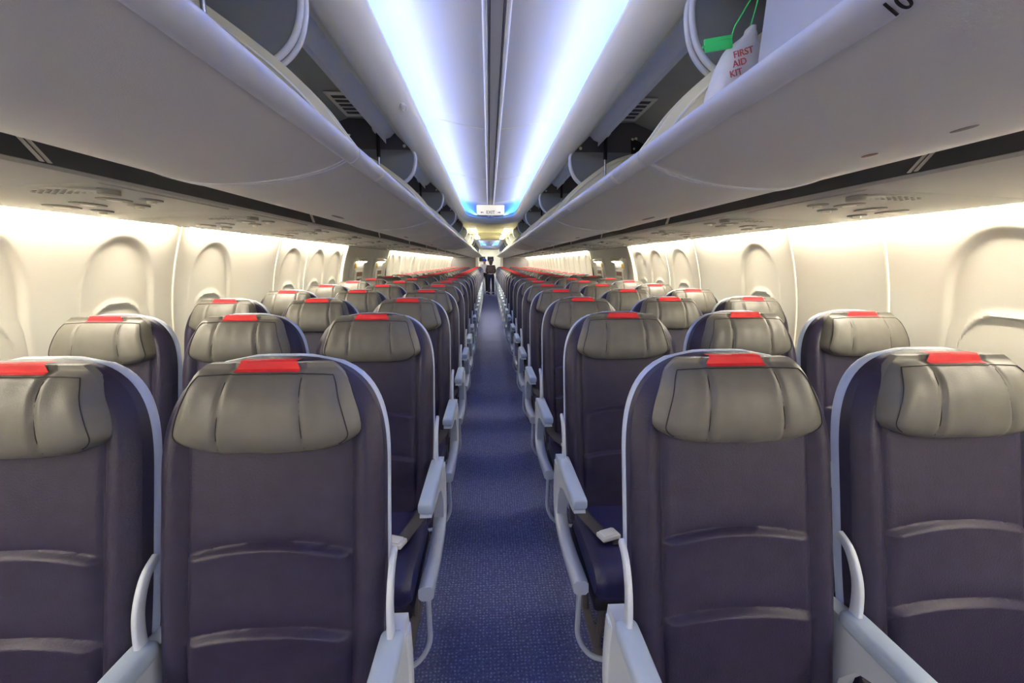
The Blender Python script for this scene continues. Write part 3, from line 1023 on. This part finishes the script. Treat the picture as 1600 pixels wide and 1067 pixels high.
bins = {}
for sx in (-1, 1):
    side = 'left' if sx < 0 else 'right'
    for k, y0 in enumerate(BY):
        lab = 'open pale grey overhead bin hanging down on the %s side, %s from the camera' % (side, ORD[k])
        if k == 0:
            t = bin_proto(sx, LEN); bk, uz = bucket(sx, LEN, t, False)
            t.location = (0, y0, 0); tag(t, lab, 'overhead bin', 'open overhead bins')
            if sx > 0:
                # coloured plates painting reflections, row number and the sticker belong to this first right bin only
                ellipse_plate('reflection_mark', M['redglint'], bk, .640, 1.165, uz(.640) + .0006, .007, .017, .0012, 0)
                ellipse_plate('reflection_mark', M['greyglint'], bk, .640, 1.01, uz(.640) + .0006, .006, .020, .0012, 0)
        elif k == 1:
            t = bin_proto(sx, LEN); bk, uz = bucket(sx, LEN, t)
            vent_plate(sx, t, 1.10)
            ellipse_plate('reflection_streak', M['greyglint'], bk, sx * .66, .78, uz(.66) + .0006, .010, .075, .002, 0)  # flat plate painting a reflective streak on the underside
            t.location = (0, y0, 0); tag(t, lab, 'overhead bin', 'open overhead bins'); bins[sx] = t
        else:
            dup(bins[sx], (0, y0, 0), lab)

# ------------------------------------------------------------------ service units over each row
def psu_z(x): 
    pts = [(1.032, 1.618), (1.06, 1.613), (1.2, 1.607), (1.42, 1.598), (1.60, 1.589)]
    for (a, b), (c_, d) in zip(pts, pts[1:]):
        if a <= x <= c_: return b + (d - b) * (x - a) / (c_ - a)
    return 1.6

def psu_proto(sx):
    t = empty('passenger_service_unit', (0, 0, 0))
    pl = MB()
    rows = []
    for i in range(9):
        x = 1.05 + .52 * i / 8
        rows.append([(sx * x, -.02, psu_z(x)), (sx * x, -.012, psu_z(x) - .0035), (sx * x, .56, psu_z(x) - .0035), (sx * x, .568, psu_z(x))])
    pl.grid(rows); pl.grid([rows[0], [(p[0], p[1], p[2] + .004) for p in rows[0]]]); pl.grid([rows[-1], [(p[0], p[1], p[2] + .004) for p in rows[-1]]])
    pn = pl.build('panel', M['psu'], t, 40)
    # speaker grille: rows of small holes drawn as raised beads on a plate
    g_ = MB()
    ellipse_plate('speaker_plate', M['psu'], t, sx * 1.185, .045, psu_z(1.185) - .003, .10, .045, .004, 0)
    for i in range(9):
        for j in range(4):
            x = 1.185 + (i - 4) * .020; yy = .045 + (j - 1.5) * .018
            if ((x - 1.185) / .095) ** 2 + ((yy - .045) / .042) ** 2 > 1: continue
            q = [[Vector((sx * x + r_ * math.cos(a * math.pi / 3), yy + r_ * math.sin(a * math.pi / 3), psu_z(x) - .0072 - d)) for a in range(6)] for r_, d in ((.006, 0), (.004, .002))]
            b0 = len(g_.v); g_.grid(q, close_u=True); g_.f.append(tuple(b0 + 6 + a for a in range(6)))
    g_.build('speaker_grille', M['psudark'], t, 0)
    ellipse_plate('call_light', M['psudark'], t, sx * 1.095, .07, psu_z(1.095) - .003, .020, .035, .014, 0)
    for x, yy, rx, ry in ((1.21, .23, .035, .06), (1.35, .30, .033, .065), (1.46, .33, .033, .065)):
        l_ = ellipse_plate('reading_light', M['psudark'], t, sx * x, yy, psu_z(x) - .003, rx, ry, .0035, 0)
        ellipse_plate('lens', M['white'], l_, sx * x, yy, psu_z(x) - .0065, rx * .45, ry * .45, .002, 0)
    for x, yy in ((1.12, .26), (1.235, .36), (1.44, .46)):
        v_ = ellipse_plate('air_vent', M['psudark'], t, sx * x, yy, psu_z(x) - .003, .026, .042, .005, 0)
        ellipse_plate('nozzle_tip', M['white'], v_, sx * x, yy, psu_z(x) - .0082, .012, .016, .008, 0)
    return t
for sx in (-1, 1):
    side = 'left' if sx < 0 else 'right'
    p = None
    for k in range(14):
        yy = 1.26 + .755 * k + (.25 if k > 6 else 0)
        lab = 'grey panel of vents and reading lights under the %s bins, %s from the camera' % (side, ORD[k])
        if p is None:
            p = psu_proto(sx); p.location = (0, yy, 0); tag(p, lab, 'service unit', 'overhead service panels')
        else: dup(p, (0, yy, 0), lab)

# ------------------------------------------------------------------ exit sign
t = empty('exit_sign', (0, 6.15, 2.17), 'cream exit sign with arrows hanging from the ceiling over the aisle', 'sign')
def sign_pt(x, s_): return x
MB().prism([(-.19, 0), (-.19, -.10), (-.178, -.122), (-.15, -.130), (.15, -.130), (.178, -.122), (.19, -.10), (.19, 0)], 'y', 0, .045).build('panel', M['sign'], t, 30)
tx = text_mesh('lettering', 'EXIT', .058, M['signink'], t, .001)
tx.location = (0, -.001, -.096); tx.rotation_euler = (math.pi / 2, 0, 0)
for s_ in (-1, 1):
    c0 = s_ * .115
    MB().prism([(c0 + s_ * .022, -.096), (c0 + s_ * .006, -.085), (c0 + s_ * .006, -.092), (c0 - s_ * .018, -.092), (c0 - s_ * .018, -.100), (c0 + s_ * .006, -.100), (c0 + s_ * .006, -.107)], 'y', -.002, .002).build('arrow', M['signink'], t, 0)
t = empty('ceiling_camera_cover', (0, 7.0, 2.10), 'small grey cover in the blue cove end behind the exit sign', 'cover')
MB().box(-.05, .05, -.01, .01, -.02, .03, .004).build('plate', M['slot'], t)
for s_ in (-1, 1): MB().box(s_ * .028 - .012, s_ * .028 + .012, -.016, -.008, -.01, .02, .003).build('lens', M['white'], t)

# oval lens on the left bullnose
t = empty('oval_lens', (-.385, 1.98, 2.046), 'small oval lens set in the left ceiling bullnose', 'light')
rows = []
nrm = Vector((.68, 0, -.73)).normalized(); tan = Vector((.73, 0, .68)).normalized()
for s_, d in ((1, -.004), (1, .003), (.8, .006), (.75, .004), (.02, .006)):
    rows.append([tan * (.014 * s_ * math.cos(k * math.pi / 8)) + Vector((0, .042 * s_ * math.sin(k * math.pi / 8), 0)) + nrm * d for k in range(16)])
MB().grid(rows, close_u=True).build('cover', M['white'], t, 40)

# ------------------------------------------------------------------ writing on the first right bin
fb = [o for o in COL.objects if o.name.startswith('overhead_bin') and o.parent is None and o.get('label', '').find('right side, nearest') >= 0][0]
lipo = [c_ for b_ in fb.children if b_.name.startswith('bucket') for c_ in b_.children if c_.name.startswith('lip')][0]
bko = lipo.parent
# the lip face that shows from below runs from (.377,1.65) to (.345,1.662)
rn = text_mesh('row_number', '10', .026, M['ink'], bko, .0006)
ang = math.radians(0)
yb0 = BY[0]
# text x -> aft-to-forward along -y (reads left to right from the aisle), text y -> up the lip face, normal -> aisle/down
ex = Vector((0, -1, 0)); ey = Vector((-.62, 0, .78)).normalized()
ey = Vector((-.035, 0, .022)).normalized(); ez = ex.cross(ey).normalized()
R4 = Matrix(((ex.x, ey.x, ez.x, .3555), (ex.y, ey.y, ez.y, (.440 - yb0)), (ex.z, ey.z, ez.z, 1.6475), (0, 0, 0, 1)))
rn.matrix_local = R4
pic = MB()
for k in range(2):
    pic.prism([(.030 + k * .022, -.009), (.047 + k * .022, -.009), (.047 + k * .022, .002), (.040 + k * .022, .002), (.037 + k * .022, .011), (.032 + k * .022, .011)], 'z', 0, .0008)
po = pic.build('seat_symbol', M['ink'], bko, 0); po.matrix_local = R4
# sticker on the far end wall
sk = MB().box(-.05, .05, -.001, .0, -.035, .035).build('sticker', M['placard'], bko, 0)
sk.location = (.56, LEN - .048, 1.775)
for i, (w, s_) in enumerate((('Life vest', .016), ('Emergency', .018))):
    q = text_mesh('sticker_text', w, s_, M['signink'], bko, .0004)
    q.location = (.56, LEN - .0494, 1.792 - .034 * i); q.rotation_euler = (math.pi / 2, 0, 0)

# grey case and first aid bag inside that bin
t = empty('equipment_case', (.69, .52, 1.640), 'pale grey equipment case standing in the nearest right bin', 'case')
b = MB().box(-.165, .165, -.42, .42, 0, .37, .012)
b.v = [(x + (-.02 + z * .05), y_, z + .035) for x, y_, z in b.v]
b.build('body', M['box'], t, 30)
MB().box(-.15, .17, -.422, .422, .395, .41, .006).build('lid', M['cream'], t)
MB().box(-.165, -.150, -.08, .08, .33, .36, .006).build('handle', M['slot'], t)

def bagmesh():
    rows = []
    nz, nu = 26, 40
    for j in range(nz + 1):
        v = j / nz
        z = v * .205
        hw = (.036 + .006 * math.sin(v * 3.1)) * (1 - .75 * ss(.72, 1.0, v)); hd = .040 * (1 - .55 * ss(.6, 1.0, v)) * (.55 + .45 * ss(0, .12, v))
        row = []
        for i in range(nu):
            a = 2 * math.pi * i / nu
            cx_, sy_ = math.cos(a), math.sin(a)
            p = Vector((hw * math.copysign(abs(cx_) ** .6, cx_), hd * math.copysign(abs(sy_) ** .8, sy_), z))
            d = noise.noise(p * 28 + Vector((3, 1, 7))) * .007 + noise.noise(p * 60) * .003
            p += Vector((cx_, sy_, 0)) * d
            p.x += .045 * v + .012 * v * v
            row.append(p)
        rows.append(row)
    mb = MB().grid(rows, close_u=True)
    mb.f.append(tuple(range(nu))[::-1]); n = len(rows); mb.f.append(tuple((n - 1) * nu + k for k in range(nu)))
    return mb
t = empty('first_aid_bag', (.484, 1.025, 1.705), 'white plastic first aid bag with red print and green seal in right bin', 'bag')
bg = bagmesh().build('bag_body', M['bag'], t, 70)
for i, w in enumerate(('FIRST', 'AID', 'KIT')):
    q = text_mesh('lettering', w, .0185, M['redink'], bg, .0008)
    q.location = (.010 + .006 * (2 - i), -.0465, .138 - .020 * i); q.rotation_euler = (math.pi / 2, -.3, 0)
sl = MB().box(-.030, .030, -.003, .003, -.013, .013, .002)
cs, sn = math.cos(.18), math.sin(.18)
sl.v = [(x * cs - z * sn + -.028, y_ - .035, x * sn + z * cs + .158) for x, y_, z in sl.v]
so = sl.build('seal_tag', M['green'], t, 30)
MB().tube(catmull([(-.002, -.036, .165), (.004, -.036, .19), (.018, -.036, .215), (.036, -.034, .245), (.05, -.03, .262), (.058, -.02, .25), (.052, -.01, .20)], 5), .0016, 6).build('seal_strap', M['green'], so, 60)
MB().tube([(-.062, -.035, .150), (-.02, -.036, .166), (.0, -.036, .168)], .0025, 6).build('seal_tail', M['green'], so, 60)

# ------------------------------------------------------------------ people in the aft aisle
def skin(name, joints, edges, m, parent=None, sub=1):
    names = list(joints)
    me = bpy.data.meshes.new(name)
    me.from_pydata([joints[n][0] for n in names], [(names.index(a), names.index(b)) for a, b in edges], [])
    o = bpy.data.objects.new(name, me); COL.objects.link(o)
    if parent: o.parent = parent
    md = o.modifiers.new('Skin', 'SKIN'); md.use_smooth_shade = True
    for i, n in enumerate(names):
        r = joints[n][1]
        me.skin_vertices[0].data[i].radius = (r if isinstance(r, tuple) else (r, r))
        me.skin_vertices[0].data[i].use_root = (i == 0)
    s_ = o.modifiers.new('Sub', 'SUBSURF'); s_.levels = sub; s_.render_levels = 2
    # freeze the shape into a plain mesh
    dg = bpy.context.evaluated_depsgraph_get()
    me2 = bpy.data.meshes.new_from_object(o.evaluated_get(dg))
    o.modifiers.clear(); o.data = me2
    me2.materials.clear(); me2.materials.append(m)
    me2.polygons.foreach_set('use_smooth', [True] * len(me2.polygons))
    return o

def blob(name, c, r, m, parent, fn=None, n=20):
    rows = []
    for j in range(n + 1):
        a = math.pi * j / n
        rows.append([(c[0] + r[0] * math.sin(a) * math.cos(2 * math.pi * i / (2 * n)), c[1] + r[1] * math.sin(a) * math.sin(2 * math.pi * i / (2 * n)), c[2] + r[2] * math.cos(a)) for i in range(2 * n)])
    if fn: rows = [[fn(Vector(p)) for p in row] for row in rows]
    return MB().grid(rows, close_u=True).build(name, m, parent, 180)

def person(loc, H, face, look):
    """standing figure facing +y*face; look = materials"""
    t = empty('person', loc)
    s_ = H / 1.70
    f = face
    J = {
        'pelvis': ((0, 0, .95), (.13, .10)), 'waist': ((0, 0, 1.08), (.115, .085)), 'chest': ((0, .01 * f, 1.28), (.145, .10)), 'neck0': ((0, .005 * f, 1.42), (.07, .06)),
        'neck': ((0, .02 * f, 1.47), (.05, .05)), 'head0': ((0, .035 * f, 1.54), (.07, .08)), 'head': ((0, .03 * f, 1.60), (.076, .092)), 'crown': ((0, .02 * f, 1.67), (.05, .06))}
    E_ = [('pelvis', 'waist'), ('waist', 'chest'), ('chest', 'neck0'), ('neck0', 'neck'), ('neck', 'head0'), ('head0', 'head'), ('head', 'crown')]
    for q, sd in (('l', -1), ('r', 1)):
        J.update({q + 'hip': ((sd * .09, 0, .90), .085), q + 'knee': ((sd * .10, .015 * f, .50), .056), q + 'ank': ((sd * .10, -.01 * f, .09), .038), q + 'toe': ((sd * .115, .13 * f, .035), .034),
                  q + 'sho': ((sd * .17, 0, 1.38), .055), q + 'elb': ((sd * .22, .02 * f, 1.12), .042), q + 'wri': ((sd * .12, .20 * f, 1.03), .028), q + 'palm': ((sd * .08, .26 * f, 1.03), (.036, .018))})
        E_ += [('pelvis', q + 'hip'), (q + 'hip', q + 'knee'), (q + 'knee', q + 'ank'), (q + 'ank', q + 'toe'), ('chest', q + 'sho'), (q + 'sho', q + 'elb'), (q + 'elb', q + 'wri'), (q + 'wri', q + 'palm')]
        for k in range(4):
            bx = sd * .08 + (k - 1.5) * .018
            J['%sf%da' % (q, k)] = ((bx * 1.0, .285 * f, 1.03), .0095); J['%sf%db' % (q, k)] = ((bx, (.325 - .006 * abs(k - 1)) * f, 1.018), .0085)
            E_ += [(q + 'palm', '%sf%da' % (q, k)), ('%sf%da' % (q, k), '%sf%db' % (q, k))]
        J[q + 'th'] = ((sd * .035, .285 * f, 1.045), .0095); E_ += [(q + 'palm', q + 'th')]
    J = {k: (tuple(c * s_ for c in v[0]), (tuple(r * s_ for r in v[1]) if isinstance(v[1], tuple) else v[1] * s_)) for k, v in J.items()}
    body = skin('body', J, E_, M['skin'], t)
    V = lambda k: J[k][0]
    R = lambda k, e: tuple(r + e for r in J[k][1]) if isinstance(J[k][1], tuple) else J[k][1] + e
    def sub(name, keys, ed, m, e, over={}):
        return skin(name, {k: (over.get(k, V(k)), R(k, e)) for k in keys}, ed, m, t)
    sub('trousers', ['waist', 'pelvis', 'lhip', 'rhip', 'lknee', 'rknee', 'lank', 'rank'],
        [('pelvis', 'waist'), ('pelvis', 'lhip'), ('pelvis', 'rhip'), ('lhip', 'lknee'), ('rhip', 'rknee'), ('lknee', 'lank'), ('rknee', 'rank')], look['legs'], .016)
    sub('shirt', ['pelvis', 'waist', 'chest', 'neck0', 'lsho', 'rsho', 'lelb', 'relb', 'lwri', 'rwri'],
        [('pelvis', 'waist'), ('waist', 'chest'), ('chest', 'neck0'), ('chest', 'lsho'), ('chest', 'rsho'), ('lsho', 'lelb'), ('rsho', 'relb'), ('lelb', 'lwri'), ('relb', 'rwri')], look['shirt'], .020,
        {'pelvis': (0, 0, 1.0 * s_)})
    if 'hem' in look:
        sub('shirt_hem', ['pelvis', 'waist'], [('pelvis', 'waist')], look['hem'], .034, {'pelvis': (0, 0, .97 * s_), 'waist': (0, 0, 1.04 * s_)})
    for q in 'lr':
        a, b_ = V(q + 'ank'), V(q + 'toe')
        b = MB()
        x0 = (a[0] + b_[0]) / 2
        ys = sorted((a[1] - .05 * f, b_[1] + .035 * f))
        b.box(x0 - .045, x0 + .045, ys[0], ys[1], 0, .075, .025, 3)
        b.build('shoe', M['blackcloth'], t, 60)
    hc = V('head')
    # face: eyes, nose, ears
    for sd in (-1, 1):
        blob('eye', (hc[0] + sd * .028, hc[1] + .085 * f, hc[2] + .0), (.009, .006, .006), M['ink'], body, n=8)
        blob('ear', (hc[0] + sd * .078, hc[1], hc[2] - .01), (.010, .018, .028), M['skin'], body, n=8)
    blob('nose', (hc[0], hc[1] + .095 * f, hc[2] - .02), (.012, .016, .022), M['skin'], body, n=8)
    blob('mouth', (hc[0], hc[1] + .085 * f, hc[2] - .055), (.022, .006, .006), M['redink'], body, n=8)
    if look.get('hair'):
        def sh(p):
            if p.z < hc[2]: p.z = hc[2] + (p.z - hc[2]) * 2.6
            if (p.y - hc[1]) * f > .045: p.y = hc[1] + .045 * f
            return p
        blob('hair', (hc[0], hc[1] - .022 * f, hc[2] + .03), (.096, .105, .095), M['hair'], t, sh)
    if look.get('cap'):
        def sc_(p):
            if p.z < hc[2] + .0: p.z = hc[2] + (p.z - hc[2]) * .35
            return p
        blob('cap', (hc[0], hc[1] - .01 * f, hc[2] + .02), (.098, .115, .095), look['cap'], t, sc_)
    return t
p1 = person((.06, 19.15, 0), 1.50, 1, {'legs': M['navycloth'], 'shirt': M['taupe'], 'hem': M['whitecloth'], 'hair': True})
tag(p1, 'person in navy trousers seen from behind at the far end of the aisle', 'person')
p2 = person((-.22, 19.62, 0), 1.54, -1, {'legs': M['blackcloth'], 'shirt': M['whitecloth'], 'cap': M['bluecloth']})
tag(p2, 'person with blue head covering and black trousers beyond the aisle end', 'person')

# ------------------------------------------------------------------ camera, world, colour
W = bpy.data.worlds.new('world'); S.world = W; W.use_nodes = True
W.node_tree.nodes['Background'].inputs['Color'].default_value = (0.9, 0.95, 1.0, 1)
W.node_tree.nodes['Background'].inputs['Strength'].default_value = 0.0

cam = bpy.data.cameras.new('camera'); co = bpy.data.objects.new('camera', cam); COL.objects.link(co)
F = 677.0
cam.sensor_width = 36; cam.sensor_fit = 'HORIZONTAL'; cam.lens = F / 1600 * 36
cam.clip_start = 0.02; cam.clip_end = 100
vx = (763.5 - 800) / F; vy = (533.5 - 409) / F
n_ = math.sqrt(vx * vx + vy * vy + 1)
yaw = math.asin(-vx / n_); pit = math.atan(vy)
co.location = (-.033, 0, 1.41)
co.rotation_euler = (math.pi / 2 - pit, 0, -yaw)
S.camera = co
S.view_settings.view_transform = 'Standard'
S.view_settings.look = 'None'
S.view_settings.exposure = 2.7
S.view_settings.gamma = 1.0
S.view_settings.use_curve_mapping = False
S.cycles.use_denoising = True
S.cycles.max_bounces = 12
S.cycles.diffuse_bounces = 10
S.cycles.glossy_bounces = 4
S.cycles.caustics_reflective = False
S.cycles.caustics_refractive = False
S.cycles.sample_clamp_indirect = 6.0
